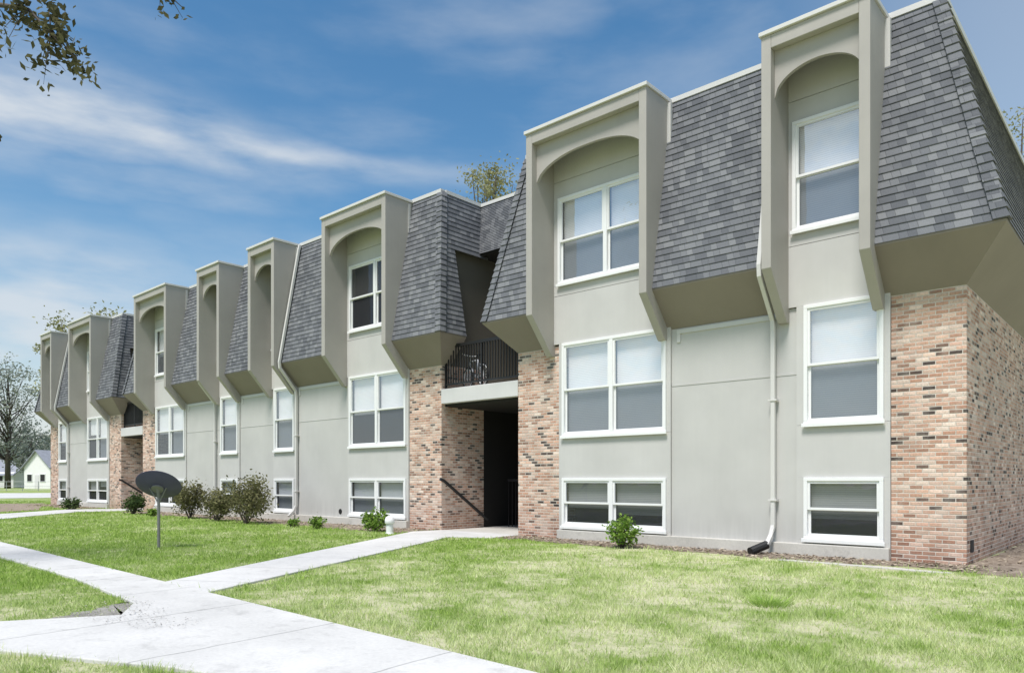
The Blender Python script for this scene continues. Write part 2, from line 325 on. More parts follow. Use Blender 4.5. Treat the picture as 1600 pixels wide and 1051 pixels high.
for (x0, x1) in ((-13.49,-10.95), (-33.9,-31.6)):
    m = MB(); m.box(x0+.003, x1-.003, -.02, 4.5, 3.14, 3.5); m.build('balcony_slab', M_trim, B, bevel=.012)
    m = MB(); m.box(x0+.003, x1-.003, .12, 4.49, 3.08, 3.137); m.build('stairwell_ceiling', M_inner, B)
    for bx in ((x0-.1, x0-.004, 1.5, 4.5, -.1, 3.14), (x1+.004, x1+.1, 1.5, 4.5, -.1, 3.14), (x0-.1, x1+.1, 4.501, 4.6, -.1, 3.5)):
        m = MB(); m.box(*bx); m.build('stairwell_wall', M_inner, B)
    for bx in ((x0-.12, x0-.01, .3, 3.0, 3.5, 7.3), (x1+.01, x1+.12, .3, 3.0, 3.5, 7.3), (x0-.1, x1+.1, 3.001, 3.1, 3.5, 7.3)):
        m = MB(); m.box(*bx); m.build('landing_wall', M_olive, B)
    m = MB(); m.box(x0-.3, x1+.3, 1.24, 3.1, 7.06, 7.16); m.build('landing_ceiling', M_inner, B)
    m = MB(); roofface(m, (x0-.16,1.32), (1,0), (0,-1), 0, x1-x0+.32, False, False, e=.12, q=.22, zb=7.1, zt=ZT); m.build('mansard_roof', M_shingle, B)
    m = MB(); m.box(x0-.25, x1+.25, 1.5, 1.66, ZT-.03, ZT+.055); m.build('roof_coping', M_cap, B)
    m = MB(); m.box(x0-.25, x1+.25, 1.6, DEP, ZT-.12, ZT-.02); m.build('flat_roof', M_cap, B)
    m = MB(); m.box(x0+.02, x1-.02, .095, .155, 4.52, 4.59); m.box(x0+.02, x1-.02, .105, .145, 3.6, 3.64); n = 28
    for k in range(n+1):
        x = x0+.03+(x1-x0-.06)*k/n; w = .011 if k not in (0, n, n//2) else .022
        m.box(x-w, x+w, .125-w, .125+w, 3.5 if w > .012 else 3.63, 4.53)
    m.build('balcony_railing', M_iron, B)
    m = MB(); m.tube([(x0+.09,-.12,1.28),(x0+.09,0.0,1.24),(x0+.09,1.55,.22)], .04, 8)
    m.tube([(x0+.09,.15,1.14),(x0,.15,1.10)], .012, 5); m.tube([(x0+.09,1.3,.38),(x0,1.3,.34)], .012, 5)
    m.build('handrail', M_iron, B)
    m = MB(); m.box(x0+.4, x1-.05, 2.0, 2.05, 1.22, 1.28)
    for k in range(17):
        x = x0+.42+(x1-x0-.5)*k/16; m.box(x-.01, x+.01, 2.01, 2.03, .03, 1.22)
    m.build('stair_railing', M_iron, B)
for (a, b) in panels:
    m = MB()
    for (z0, z1) in ((.2, 3.03), (3.045, 4.14)): m.box(a+.002, b-.002, 0, .06, z0, z1)
    m.build('wall_panel', M_panel2, B)
    m = MB(); m.box(a+.12, b-.32, -.025, -.001, 4.0, 4.075); m.box(a+.12, a+.19, -.025, -.001, 3.84, 3.999); m.build('trim_board', M_trim, B)
    m = MB(); m.box(a+.01, b-.01, -.008, -.001, 3.024, 3.050); m.build('seam_strip', M_panel2, B)
def ring(m, x0, x1, z0, z1, y0, y1, w):
    m.box(x0, x1, y0, y1, z0, z0+w); m.box(x0, x1, y0, y1, z1-w, z1); m.box(x0, x0+w, y0, y1, z0+w, z1-w); m.box(x1-w, x1, y0, y1, z0+w, z1-w)
YB = -.04; FW = .062
def window(x0, x1, z0, z1, dbl, cover, dark, base):
    m = MB(); ring(m, x0, x1, z0, z1, YB-.04, YB+.03, FW)
    xs = [(x0+FW, x1-FW)]
    if dbl:
        c = (x0+x1)/2; m.box(c-.045, c+.045, YB-.038, YB+.03, z0+FW, z1-FW); xs = [(x0+FW, c-.045), (c+.045, x1-FW)]
    w = m.build('window', M_white, B, bevel=.006)
    zm = (z0+z1)/2 - .02; p, q, bl = MB(), MB(), MB()
    for i, (a, b) in enumerate(xs):
        s = MB(); ring(s, a, b, zm, z1-FW, YB-.02, YB+.02, .04); s.build('sash', M_white, w)
        s = MB(); ring(s, a+.001, b-.001, z0+FW, zm+.03, YB+.022, YB+.05, .042); s.build('sash', M_white, w)
        p.quad((a+.03,YB,zm+.03), (b-.03,YB,zm+.03), (b-.03,YB,z1-.09), (a+.03,YB,z1-.09))
        q.quad((a+.03,YB+.03,z0+.09), (b-.03,YB+.03,z0+.09), (b-.03,YB+.03,zm), (a+.03,YB+.03,zm))
        cv = cover[i % len(cover)]
        if cv > 0: bl.quad((a+.02,YB+.10,z1-.07-(z1-z0-.13)*cv), (b-.02,YB+.10,z1-.07-(z1-z0-.13)*cv), (b-.02,YB+.10,z1-.07), (a+.02,YB+.10,z1-.07))
    p.build('pane', M_glass_b if (base or cover[0] == 0) else M_glass, w); q.build('screened_pane', M_glass_bl if (base or cover[0] == 0) else M_glass_lo, w)
    if bl.v: bl.build('blind', M_blind_d if dark else M_blind, w)
    s = MB(); s.box(x0-.025, x1+.025, YB-.07, YB-.041, z0-.04, z0+.022); s.build('sill', M_white, w, bevel=.005)
covers = [
    ([.68],[.97],[1.]), ([.62,.74],[1.,1.],[1.,1.]), ([1.,.95],[.55,.5],[.0]), ([1.],[1.],[.0]), ([.5],[1.],[.5]), ([.6,.4],[.55,1.],[.6,.4]), ([.5,.3],[.4,1.],[.5]), ([.5],[.6],[.5])]
dk = [(1,0,0),(1,0,0),(0,0,1),(0,0,1),(1,0,1),(1,0,0),(1,0,0),(1,0,0)]
WZ = [(.27,1.30), (2.17,4.15), (5.40,7.25)]
for i, (a, b, dbl, lo_, ro_) in enumerate(bays):
    ia, ib = lo_+FT, ro_-FT; m = MB(); y0, y1 = YB, .03
    rows = [(.208,.268,0), (1.302,2.165,0), (4.152,5.17,1), (5.18,5.395,1), (7.252,7.60,1), (7.61,8.4,1)]
    for (z0, z1, up) in rows:
        pa, pb = (min(a,ia)-.02, max(b,ib)-.003) if up else (a+.003, b-.003)
        m.box(pa, pb, y0, y1, z0, z1)
    for k, (z0, z1) in enumerate(WZ):
        if k == 2: wa, wb, pa, pb = ia+(.12 if dbl else .07), ib-.02, min(a,ia)-.02, max(b,ib)-.003
        else: wa, wb, pa, pb = a+(.13 if i == 0 else .10), b-.09, a+.003, b-.003
        m.box(pa, wa-.001, y0, y1, z0-.001, z1+.001); m.box(wb+.001, pb, y0, y1, z0-.001, z1+.001)
        window(wa, wb, z0, z1, dbl, covers[i][k], dk[i][k], k == 0)
    m.build('bay_panel', M_panel, B)
    m = MB()
    for (xa, xb) in ((lo_, ia), (ib, ro_)):
        m.prism([(xa,.24,8.44),(xa,-PF,8.44),(xa,-PF,4.68),(xa,-.11,3.90),(xa,.02,3.90),(xa,.02,5.5),(xa,.24,6.4)], (xb-xa,0,0))
    m.box(ia+.001, ib-.001, -PF+.003, -PF+.15, 8.22, 8.438)
    d = m.build('dormer', M_taupe, B, bevel=.008)
    m = MB(); m.box(lo_-.03, ro_+.03, -PF-.04, .30, 8.442, 8.51); m.build('roof_cap', M_cap, d, bevel=.006)
    m = MB(); n = 28; ya, yb = -PF+.155, -PF+.225; zs, zc = 7.46, 7.88; pts = []
    for k in range(n+1):
        u = -1+2*k/n; x = ia+.002+(ib-ia-.004)*(k/n); ex = 2.0 if not dbl else 2.4
        z = zs + (zc-zs)*(max(0, 1-abs(u)**ex))**(1/ex if not dbl else .62); pts.append((x, z))
    vs, fs = [], []
    for k, (x, z) in enumerate(pts):
        vs += [(x,ya,z),(x,ya,8.34),(x,yb,8.34),(x,yb,z)]
        if k: o = 4*k; fs += [(o-4,o,o+1,o-3), (o-2,o+2,o+3,o-1), (o-1,o+3,o,o-4), (o-3,o+1,o+2,o-2)]
    m.add(vs, fs); m.build('arch_panel', M_taupe, d)
    m = MB(); m.box(ia+.002, ib-.002, yb+.005, YB-.002, 8.345, 8.40); m.build('dormer_ceiling', M_olive, d)  # dark olive puts the shade under the arch into the ceiling colour
for x, top in ((-5.08, 8.46), (-19.94, 8.46), (-25.18, 8.46), (-40.42, 8.46)):
    m = MB(); m.tube([(x,Q-.08,top),(x,Q-.12,8.3),(x,-E-.075,4.80),(x,-E-.06,4.62),(x,-.10,3.98),(x,-.075,3.8),(x,-.075,.48),(x+.0,-.18,.30),(x+.0,-.34,.16)], .052, 4, rot=math.pi/4)
    d = m.build('downspout', M_gut, B, bevel=.008)
    for z in (.9, 2.6):
        m = MB(); m.box(x-.075, x+.075, -.125, -.02, z, z+.03); m.build('strap', M_gut, d)
    if x == -5.08:
        m = MB(); pts = []; rad = []
        for k in range(25): pts.append((x-.02-.006*k, -.31-.013*k, .165-.0042*k)); rad.append(.062 if k % 2 else .074)
        m.tube(pts, rad, 10); m.build('drain_hose', M_rubber, d)
m = MB(); m.box(-2.238,-2.22,.25,.42,.18,.36); m.build('vent_cover', M_dark, B)
m = MB(); m.lathe([(0,.0),(.075,.0),(.09,-.05),(.09,-.01)], 14, Matrix.Translation((-17.75,-.01,.36)) @ Matrix.Rotation(R(90),4,'X')); m.build('wall_vent', M_iron, B)
# ------------------------------------------------------------------ ground and paths
m = MB(); m.quad((-900,-900,0),(900,-900,0),(900,900,0),(-900,900,0)); struct(m.build('ground', M_ground))
def sheet(name, poly, z, mat, thick=.05, bevel=.008):
    m = MB(); m.prism([(x, y, z-thick) for x, y in poly], (0,0,thick)); return struct(m.build(name, mat, bevel=bevel))
walk = [(-60,-6.9),(-30,-7.8),(-17.4,-8.3),(-9.05,-8.58),(-3.1,-8.8),(8,-9.05),(8,-10.6),(-4.5,-10.2),(-4.87,-10.3),(-6.3,-10.93),(-7.4,-11.6),(-8.1,-11.6),(-7.57,-10.6),(-7.12,-9.8),(-7.74,-9.45),(-10.3,-9.2),(-13.97,-9.1),(-30,-8.6),(-60,-7.7)]
path = [(-13.48,.0),(-13.6,-.9),(-13.45,-1.1),(-9.1,-8.572),(-7.9,-8.61),(-11.75,-1.35),(-10.9,-.9),(-10.96,.0)]
sheet('sidewalk', walk, .03, M_walk); sheet('entry_path', path, .026, M_path)
for (x0, x1) in ((-13.49,-10.95), (-33.9,-31.6)): sheet('entry_floor', [(x0+.002,.001),(x1-.002,.001),(x1-.002,4.49),(x0+.002,4.49)], .022, M_conc)
path2 = [ground(-40,806), ground(-40,815), ground(120,800), ground(196,798), (-31.7,-.02), (-33.8,-.02), ground(110,796)]
sheet('side_path', path2, .024, M_path)
lot = [ground(-120,780), ground(110,777), ground(110,770), ground(-120,771)]; sheet('parking_lot', lot, .03, M_walk)
def wavy(x0, x1, y0, yd, amp, n=70):
    top = []
    for k in range(n+1):
        x = x0+(x1-x0)*k/n; top.append((x, yd + amp*(math.sin(x*1.7)+.6*math.sin(x*4.3+1)+.4*math.sin(x*9.1)) + random.uniform(-.05,.05)))
    return [(x1, y0), (x0, y0)] + top
def rag(poly, amp=.05, step=.12):
    out = []; n = len(poly)
    for i in range(n):
        a, b = Vector((*poly[i],0)), Vector((*poly[(i+1)%n],0)); k = max(1, int((b-a).length/step))
        for j in range(k): p = a.lerp(b, j/k); out.append((p.x+random.uniform(-amp,amp), p.y+random.uniform(-amp,amp)))
    return out
beds = [wavy(-10.9,-2.0,-.02,-.82,.10), wavy(-30.5,-13.7,-.02,-1.2,.14), wavy(-43,-35.4,-.02,-1.2,.12), [ground(-30,787),ground(70,786),ground(60,797),ground(-30,801)], rag([(-2.0,-1.0),(-.9,-.95),(.6,-.8),(1.2,1.5),(.2,14),(-2.2,14),(-2.2,-.02),(-2.0,-.02)], .06, .3)]
for i, b in enumerate(beds):
    m = MB(); m.prism([(x,y,-.04) for x,y in b], (0,0,.052+.0005*i)); struct(m.build('soil_bed', M_soil))
edge = rag([(-4.6,-1.02),(-3.7,-1.0),(-2.9,-1.04),(-2.2,-1.13),(-2.5,-1.23),(-3.6,-1.13),(-4.6,-1.10)], .035, .16)
sheet('concrete_edging', edge, .02, M_conc)
grav = rag([ground(95,966), ground(160,950), ground(200,940), ground(220,948), ground(212,962), ground(160,974)], .07, .07)
m = MB(); m.prism([(x,y,-.03) for x,y in grav], (0,0,.042)); struct(m.build('bare_soil_patch', M_gravel))
grit = [ground(90,964), ground(165,945), ground(212,942), ground(250,958), ground(320,984), ground(235,988), ground(150,978)]
# ------------------------------------------------------------------ grass
def inside(px, py, poly):
    r = np.zeros(len(px), bool); n = len(poly)
    for i in range(n):
        x1, y1 = poly[i]; x2, y2 = poly[(i+1) % n]
        c = ((y1 > py) != (y2 > py)) & (px < (x2-x1)*(py-y1)/((y2-y1) if y2 != y1 else 1e-9)+x1); r ^= c
    return r
NB = 440000
d = 4.2*(45/4.2)**rng.random(NB); tt = rng.uniform(-.80,.80,NB); r = tt*d
gx = CX - ca*d + sa*r; gy = CY + sa*d + ca*r
keep = (gy < -.13) | (gx > -1.0) | (gx < -43.4)
jx = gx + rng.normal(0,.035,NB); jy = gy + rng.normal(0,.035,NB)
for poly in [walk, path, path2, lot, edge]: keep &= ~inside(jx, jy, poly)
for poly in beds: keep &= ~(inside(gx+rng.normal(0,.09,NB), gy+rng.normal(0,.09,NB), poly) & (rng.random(NB) > .05))
keep &= ~(inside(gx+rng.normal(0,.06,NB), gy+rng.normal(0,.06,NB), grav) & (rng.random(NB) > .12))
wv = np.sin(gx*2.3+1.1*np.sin(gy*1.7))*np.cos(gy*2.9+np.sin(gx*1.1)) + .5*np.sin(gx*6.1+gy*2.2)*np.sin(gy*7.3-gx)
keep &= ~((wv > .25) & (gx > -9.5) & (rng.random(NB) < .6)); keep &= ~((gy > -1.6) & (gx > -10) & (rng.random(NB) < .5))
gx, gy, d, wv = gx[keep], gy[keep], d[keep], wv[keep]; n = len(gx)
cell = np.random.default_rng(3).random((512,512)); ci_ = cell[(np.floor(gx/.11).astype(int)) % 512, (np.floor(gy/.11).astype(int)) % 512]
an = rng.uniform(0, 2*np.pi, n); h = rng.uniform(.018,.058,n)*(.65+.8*ci_**2)*(1.1-.25*wv); w = .0032*np.maximum(1, d/5.5)*rng.uniform(.7,1.4,n)
ln = rng.uniform(0,1.1,n)*h; la = rng.uniform(0, 2*np.pi, n)
V = np.empty((n,3,3)); V[:,0] = np.stack([gx-np.cos(an)*w, gy-np.sin(an)*w, np.zeros(n)],1); V[:,1] = np.stack([gx+np.cos(an)*w, gy+np.sin(an)*w, np.zeros(n)],1)
V[:,2] = np.stack([gx+np.cos(la)*ln, gy+np.sin(la)*ln, h],1)
g = np_mesh('grass', V.reshape(-1,3), 3, M_grass); g['kind'] = 'stuff'; g['label'] = 'short patchy green and straw coloured lawn grass around the walks'; g['category'] = 'grass'
def litter(name, polys, n, size, mat, label, z0=.016):
    out = []
    for poly in polys:
        xs = [p[0] for p in poly]; ys = [p[1] for p in poly]
        x = rng.uniform(min(xs), max(xs), n); y = rng.uniform(min(ys), max(ys), n); k = inside(x, y, poly); x, y = x[k]+rng.normal(0,.05,k.sum()), y[k]+rng.normal(0,.05,k.sum()); q = len(x)
        a = rng.uniform(0, 6.28, q); s = size*rng.uniform(.5,1.6,q); b = s*rng.uniform(.25,.7,q); z = z0+rng.uniform(0,.02,q)
        c = np.stack([x,y,z],1); u = np.stack([np.cos(a),np.sin(a),rng.uniform(-.3,.3,q)],1)*s[:,None]; v = np.stack([-np.sin(a),np.cos(a),rng.uniform(-.3,.3,q)],1)*b[:,None]
        out.append(np.stack([c-u,c-v,c+u,c+v],1).reshape(-1,3))
    o = np_mesh(name, np.concatenate(out), 4, mat); o['kind'] = 'stuff'; o['label'] = label; o['category'] = 'litter'
M_lit = leaf_mat('dry_litter', (.16,.12,.085), (.48,.41,.32), .0); M_peb = leaf_mat('pebbles', (.10,.095,.085), (.45,.43,.39), .0)
litter('dry_leaf_litter', beds[:3]+[beds[4]], 4200, .028, M_lit, 'dry leaf litter and chips scattered on the bare soil along the facade')
litter('loose_gravel', [grit], 700, .009, M_peb, 'loose grit at the corner where the two walks meet', .034)
# ------------------------------------------------------------------ plants
def leaves(centers, size):
    n = len(centers); a = rng.normal(0,1,(n,3)); a[:,2] *= .7; a /= np.linalg.norm(a,axis=1)[:,None]; b = rng.normal(0,1,(n,3)); b -= a*np.sum(a*b,1)[:,None]; b /= np.linalg.norm(b,axis=1)[:,None]
    s = size*rng.uniform(.6,1.4,n)[:,None]; bw = b*s*.52
    V = np.stack([centers-a*s, centers+bw-a*s*.15, centers+a*s, centers-bw-a*s*.15],1); return V.reshape(-1,3)
def tree(name, label, cat, x, y, H, cr, th, nl, ls, mat, seed, clumps=34, sig=.16, group=None, trunk_r=None, flat=1.0):
    global rng; keep = rng; rng = np.random.default_rng(seed); rd = random.Random(seed)
    t = thing(name, label, cat, (x,y,0), 0, group); m = MB(); tr = trunk_r or H*.018
    top = Vector((x+rd.uniform(-.03,.03)*H, y, H*.86)); base = Vector((x,y,-.1))
    m.tube([base, base.lerp(top,.3)+Vector((rd.uniform(-.1,.1)*tr*4,0,0)), base.lerp(top,.65)+Vector((rd.uniform(-1,1)*tr,rd.uniform(-1,1)*tr,0)), top], [tr*1.25, tr*.9, tr*.5, tr*.1], 8)
    cz = (H+th)/2; hz = (H-th)/2; cs = []
    for k in range(clumps):
        while True:
            p = Vector((rd.uniform(-1,1), rd.uniform(-1,1), rd.uniform(-1,1)))
            if .25 < p.length < 1: break
        wid = 1.0 - .35*max(0,p.z)**2
        c = Vector((x+p.x*cr*wid, y+p.y*cr*wid, cz+p.z*hz*.93)); cs.append(c)
        s = base.lerp(top, max(.25, min(.95, (c.z-rd.uniform(.1,.25)*H)/H)))
        mid = s.lerp(c,.5)+Vector((rd.uniform(-.05,.05)*cr,rd.uniform(-.05,.05)*cr,-.03*H)); m.tube([s, mid, c], [tr*.32, tr*.2, tr*.05], 5)
    m.build('trunk', M_bark, t, smooth=True)
    idx = rng.integers(0, clumps, nl); sg = cr*sig*rng.uniform(.6,1.5,clumps)[idx]
    cc = np.array([tuple(c) for c in cs])[idx] + rng.normal(0,1,(nl,3))*np.stack([sg,sg,sg*.7*flat],1)
    np_mesh('crown', leaves(cc, ls), 4, mat, t); rng = keep; return t
def shrub(label, px, py, wpx, hpx, mat, seed, nl=900, ls=.035, ymax=-.32, group='shrubs planted along the front of the building'):
    global rng; x, y = ground(px, py); y = min(y, ymax); dd = -ca*(x-CX)+sa*(y-CY); W = wpx/F*dd; H = hpx/F*dd
    keep = rng; rng = np.random.default_rng(seed); rd = random.Random(seed); t = thing('shrub', label, 'shrub', (x,y,0), 0, group); m = MB(); tips = []
    for k in range(22):
        a = rd.uniform(0,6.28); q = rd.uniform(.2,1)**.7; tip = Vector((x+math.cos(a)*W*.48*q, y+math.sin(a)*W*.38*q, H*(1-.45*q*q)*rd.uniform(.70,1.0)))
        s = Vector((x+rd.uniform(-.05,.05), y+rd.uniform(-.05,.05), -.02)); mid = s.lerp(tip,.5)+Vector((math.cos(a)*W*.05, math.sin(a)*W*.05, H*.05))
        m.tube([s, mid, tip], [.012,.008,.003], 5); tips += [(tip,.09), (mid.lerp(tip,.5),.10), (mid,.11)]
    m.build('stem', M_bark, t)
    k = rng.integers(0, len(tips), nl); c = np.array([tuple(p[0]) for p in tips])[k]; sg = np.array([p[1] for p in tips])[k]*(W+H)*.5
    c = c + rng.normal(0,1,(nl,3))*sg[:,None]; c[:,2] = np.maximum(c[:,2], .02)
    np_mesh('foliage', leaves(c, ls), 4, mat, t); rng = keep; return t
shrub('largest brownish green shrub by the wall, rightmost of the cluster of three behind the dish', 384, 818, 92, 74, M_leaf_b, 11, 3800, .042)
shrub('low dull green shrub in the middle of the cluster of three by the wall', 339, 814, 60, 50, M_leaf_b, 12, 2200, .042)
shrub('upright brownish shrub just right of the satellite dish, leftmost of the cluster of three', 297, 810, 58, 63, M_leaf_b, 13, 2600, .042)
shrub('dark green rounded shrub beside the far entrance, left of the dish', 208, 803, 38, 34, M_leaf_d, 14, 1100, .05)
shrub('tiny bright green plant at the foot of the dark shrub left of the dish', 238, 806, 22, 14, M_leaf_g, 15, 260, .045)
shrub('low dark shrub by the farthest end of the building', 112, 796, 34, 18, M_leaf_d, 16, 500, .06)
shrub('bushy light green shrub in front of the basement window nearest the right entrance pier', 972, 856, 50, 54, M_leaf_g, 17, 1050, .035)
shrub('leafy green shrub left of the white pedestal by the entry path', 586, 830, 50, 36, M_leaf_g, 18, 900, .04)
shrub('small green plant on the soil bed left of the white pedestal', 497, 826, 30, 20, M_leaf_g, 19, 350, .04)
shrub('very small plant at the soil edge, right of the big shrub cluster', 460, 823, 24, 15, M_leaf_g, 20, 220, .04)
x, y = ground(1200, 945); V = []
for k in range(320):
    a = rng.uniform(0,6.28); rr = rng.uniform(0,.2); L = rng.uniform(.06,.17); le = rng.uniform(.4,1.4)*L; b = rng.uniform(0,6.28); bx_, by_ = x+math.cos(a)*rr, y+math.sin(a)*rr
    V += [(bx_-.004*math.cos(b),by_-.004*math.sin(b),0),(bx_+.004*math.cos(b),by_+.004*math.sin(b),0),(bx_+math.cos(a)*le,by_+math.sin(a)*le,L*.8)]
M_tuft = leaf_mat('tuft_blades', (.18,.32,.05), (.40,.52,.15))
tag(np_mesh('grass_tuft', np.array(V), 3, M_tuft), 'tall tuft of grass standing out of the lawn at right', 'grass tuft')
def treeat(label, px, d, toppy, cr, th, nl, ls, mat, seed, **k):
    x, y = world(d, (px-800)/F*d); H = CZ+(HZ-toppy)/F*d; return tree('tree', label, 'tree', x, y, H, cr, th, nl, ls, mat, seed, **k)
TB, TL = 'trees showing over the roof', 'trees beyond the houses at left'
treeat('yellowish thin topped tree rising behind the roof above the near entrance', 766, 44, 228, 2.2, 9, 6500, .095, M_leaf_y, 31, clumps=64, sig=.2, group=TB)
treeat('yellowish tree behind the roof at the right edge', 1604, 42, 165, 2.8, 8, 6000, .10, M_leaf_y, 32, clumps=44, sig=.2, group=TB)
treeat('tree behind the far end of the roof, right of the last dormers', 193, 62, 455, 2.6, 6, 3000, .14, M_leaf_y, 33, group=TB)
treeat('tree top showing over the leftmost dormers', 116, 76, 470, 3.2, 7, 3000, .16, M_leaf_y, 34, group=TB)
treeat('tall greyish tree at the left edge beyond the houses', 12, 112, 555, 5.2, 4, 5200, .20, M_leaf_grey, 35, clumps=60, sig=.15, group=TL)
treeat('smaller greyish tree right of the tall tree at the left edge', 48, 120, 660, 3.6, 2, 2600, .24, M_leaf_grey, 36, group=TL)
treeat('dark dense tree behind the grey house at left', 8, 135, 680, 5.5, .5, 3600, .3, M_leaf_far, 37, sig=.25, group=TL)
treeat('dark dense tree behind the white house at left', 62, 140, 680, 5.0, .5, 3600, .3, M_leaf_far, 38, sig=.25, group=TL)
# overhanging tree, trunk just outside the view on the left
tx, ty = world(9.2, -9.6); ot = thing('tree', 'near tree at left whose leafy twigs hang into the top left corner', 'tree', (tx,ty,0)); m = MB()
m.tube([(tx,ty,-.1),(tx+.1,ty,2.5),(tx,ty+.1,5.5),(tx+.2,ty,8.2),(tx,ty,11)], [.24,.19,.15,.10,.03], 10); cl = []
def limb(start, pts, r0):
    p = [Vector(start)] + pts; m.tube(p, [r0*(1-.92*i/(len(p)-1)) for i in range(len(p))], 6)
def twig(a, b, s=.13, n=34):
    a, b = Vector(a), Vector(b); mid = a.lerp(b,.5)+Vector((0,0,.05)); m.tube([a,mid,b], [.010,.006,.002], 4); cl.append((b, s, n)); cl.append((mid, s*.8, n//2))
l1 = [P3(-120,-10,9.1), P3(-20,5,8.9), P3(45,15,8.7), P3(95,70,8.5)]; limb((tx,ty,6.0), l1, .06)
for (px, py, n) in ((5,45,20),(20,10,28),(50,48,26),(75,8,26),(95,30,26),(92,75,38),(65,100,26),(120,98,40),(132,112,22),(68,132,6),(8,70,14),(40,25,22),(85,55,22),(110,85,22)): twig(l1[2] if px < 60 else l1[3].lerp(l1[2],.3), P3(px,py,8.6+random.uniform(-.3,.3)), .085, n)
twig(P3(-30,205,8.6), P3(1,212,8.6), .03, 5)
l2 = [P3(-40,-70,9.2), P3(120,-60,9.2), P3(250,-20,9.4), P3(285,12,9.4)]; limb((tx,ty,7.2), l2, .05)
for (px, py, n) in ((265,5,10),(285,28,6),(250,18,5)): twig(l2[2], P3(px,py,9.4), .05, n)
for k in range(46): twig((tx,ty,random.uniform(6.5,10)), (tx+random.uniform(-2.5,1.2), ty+random.uniform(-2,2), random.uniform(7.5,11.5)), .3, 30)
m.build('trunk', M_bark, ot, smooth=True)
cc = np.concatenate([np.array(tuple(c))[None]+rng.normal(0,1,(n,3))*s for c, s, n in cl]); np_mesh('crown', leaves(cc, .048), 4, M_leaf_o, ot)
# ------------------------------------------------------------------ houses far left
M_hw = paint('house_siding', (.82,.80,.80), .05, .05); M_hg = paint('grey_siding', (.68,.66,.67), .05, .05); M_hr = plain('house_roof', (.26,.27,.31), .9, 0, .3, 2)
def house(label, px, d, w, dep, he, hr, gable_front, wall, rot=0):
    x, y = world(d, (px-800)/F*d); t = thing('house', label, 'house', (x,y,0), math.pi/2-AN+R(rot), 'houses beyond the lawn at left'); m = MB(); m.box(-w/2,w/2,0,dep,-.1,he)
    if gable_front: m.prism([(-w/2,0.002,he+.001),(w/2,0.002,he+.001),(0,0.002,hr)], (0,dep-.004,0))
    else: m.prism([(-w/2+.002,0,he+.001),(-w/2+.002,dep,he+.001),(-w/2+.002,dep/2,hr)], (w-.004,0,0))
    m.build('wall', wall, t, local=True); m = MB(); o = .35
    if gable_front: m.prism([(0,-o,hr+.12),(w/2+o,-o,he-.25),(w/2+o,-o,he-.40),(0,-o,hr-.04),(-w/2-o,-o,he-.40),(-w/2-o,-o,he-.25)], (0,dep+2*o,0))
    else: m.prism([(-w/2-o,dep/2,hr+.12),(-w/2-o,-o,he-.25),(-w/2-o,-o,he-.4),(-w/2-o,dep/2,hr-.04),(-w/2-o,dep+o,he-.4),(-w/2-o,dep+o,he-.25)], (w+2*o,0,0))
    m.build('roof', M_hr, t, local=True)
    for wx in (-w*.28, w*.22):
        m = MB(); ring(m, wx-.6, wx+.6, 1.0, 2.2, -.06, -.01, .1); f = m.build('window', M_white, t, local=True)
        m = MB(); m.quad((wx-.5,-.03,1.1),(wx+.5,-.03,1.1),(wx+.5,-.03,2.1),(wx-.5,-.03,2.1)); m.build('pane', M_dark, f, local=True)
    m = MB(); m.box(-.45,.45,-.05,-.01,0,2.05); m.build('door', M_hg, t, local=True)
house('low grey roofed house at the left edge beyond the lawn', -14, 124, 9.5, 8, 2.4, 5.0, False, M_hg, -15)
house('white gabled house between the grey house and the end of the building', 58, 108, 5.6, 9, 3.3, 5.6, True, M_hw, -22)
fx0, fy0 = world(85, (-40-800)/F*85); fx1, fy1 = world(85, (85-800)/F*85); ft = thing('chain_link_fence', 'low chain link fence before the far houses at left', 'fence', ((fx0+fx1)/2,(fy0+fy1)/2,0))
a, b = Vector((fx0,fy0,0)), Vector((fx1,fy1,0)); M_fence = plain('galvanised_fence', (.35,.36,.37), .5, .3)
for z in (1.1,.6,.15): m = MB(); m.tube([a+Vector((0,0,z)), b+Vector((0,0,z))], .02, 5); m.build('rail', M_fence, ft)
for k in range(6):
    p = a.lerp(b, k/5); m = MB(); m.tube([p, p+Vector((0,0,1.15))], .035, 6); m.build('post', M_fence, ft)
# ------------------------------------------------------------------ satellite dish
dx, dy = ground(248, 856); M_dish = plain('dish_grey', (.10,.095,.165), .6, .0, .25, 5, .25); M_pole = plain('pole_metal', (.22,.215,.215), .5, .2)
sd = thing('satellite_dish', 'dark grey satellite dish on a thin pole standing in the left lawn', 'satellite dish', (dx,dy,0))
m = MB(); m.tube([(dx,dy,-.05),(dx,dy,.98)], .027, 10); m.build('pole', M_pole, sd, smooth=False)
view = Vector((dx-CX,dy-CY,0)).normalized(); right = Vector((view.y,-view.x,0)); nrm = (Vector((0,0,.76))+view*.60+right*.20).normalized()
q = nrm.to_track_quat('Z','Y').to_matrix().to_4x4(); cen = Vector((dx,dy,1.17)); MM = Matrix.Translation(cen) @ q @ Matrix.Diagonal((.97,.97,1,1))
prof = [(0.001,-.085)]+[(.395*k/10, -.085+.085*(k/10)**2) for k in range(1,11)]+[(.408,.004),(.400,.012)]+[(.39*k/10, -.073+.083*(k/10)**2) for k in range(10,0,-1)]+[(.001,-.073)]
m = MB(); m.lathe(prof, 36, MM); m.build('dish', M_dish, sd, smooth=True)
m = MB(); bk = MM @ Vector((0,0,-.09)); m.tube([(dx,dy,.93), bk], .03, 8); m.tube([(dx,dy,.82), MM @ Vector((.15,0,-.075))], .012, 6); m.tube([(dx,dy,.82), MM @ Vector((-.15,0,-.075))], .012, 6)
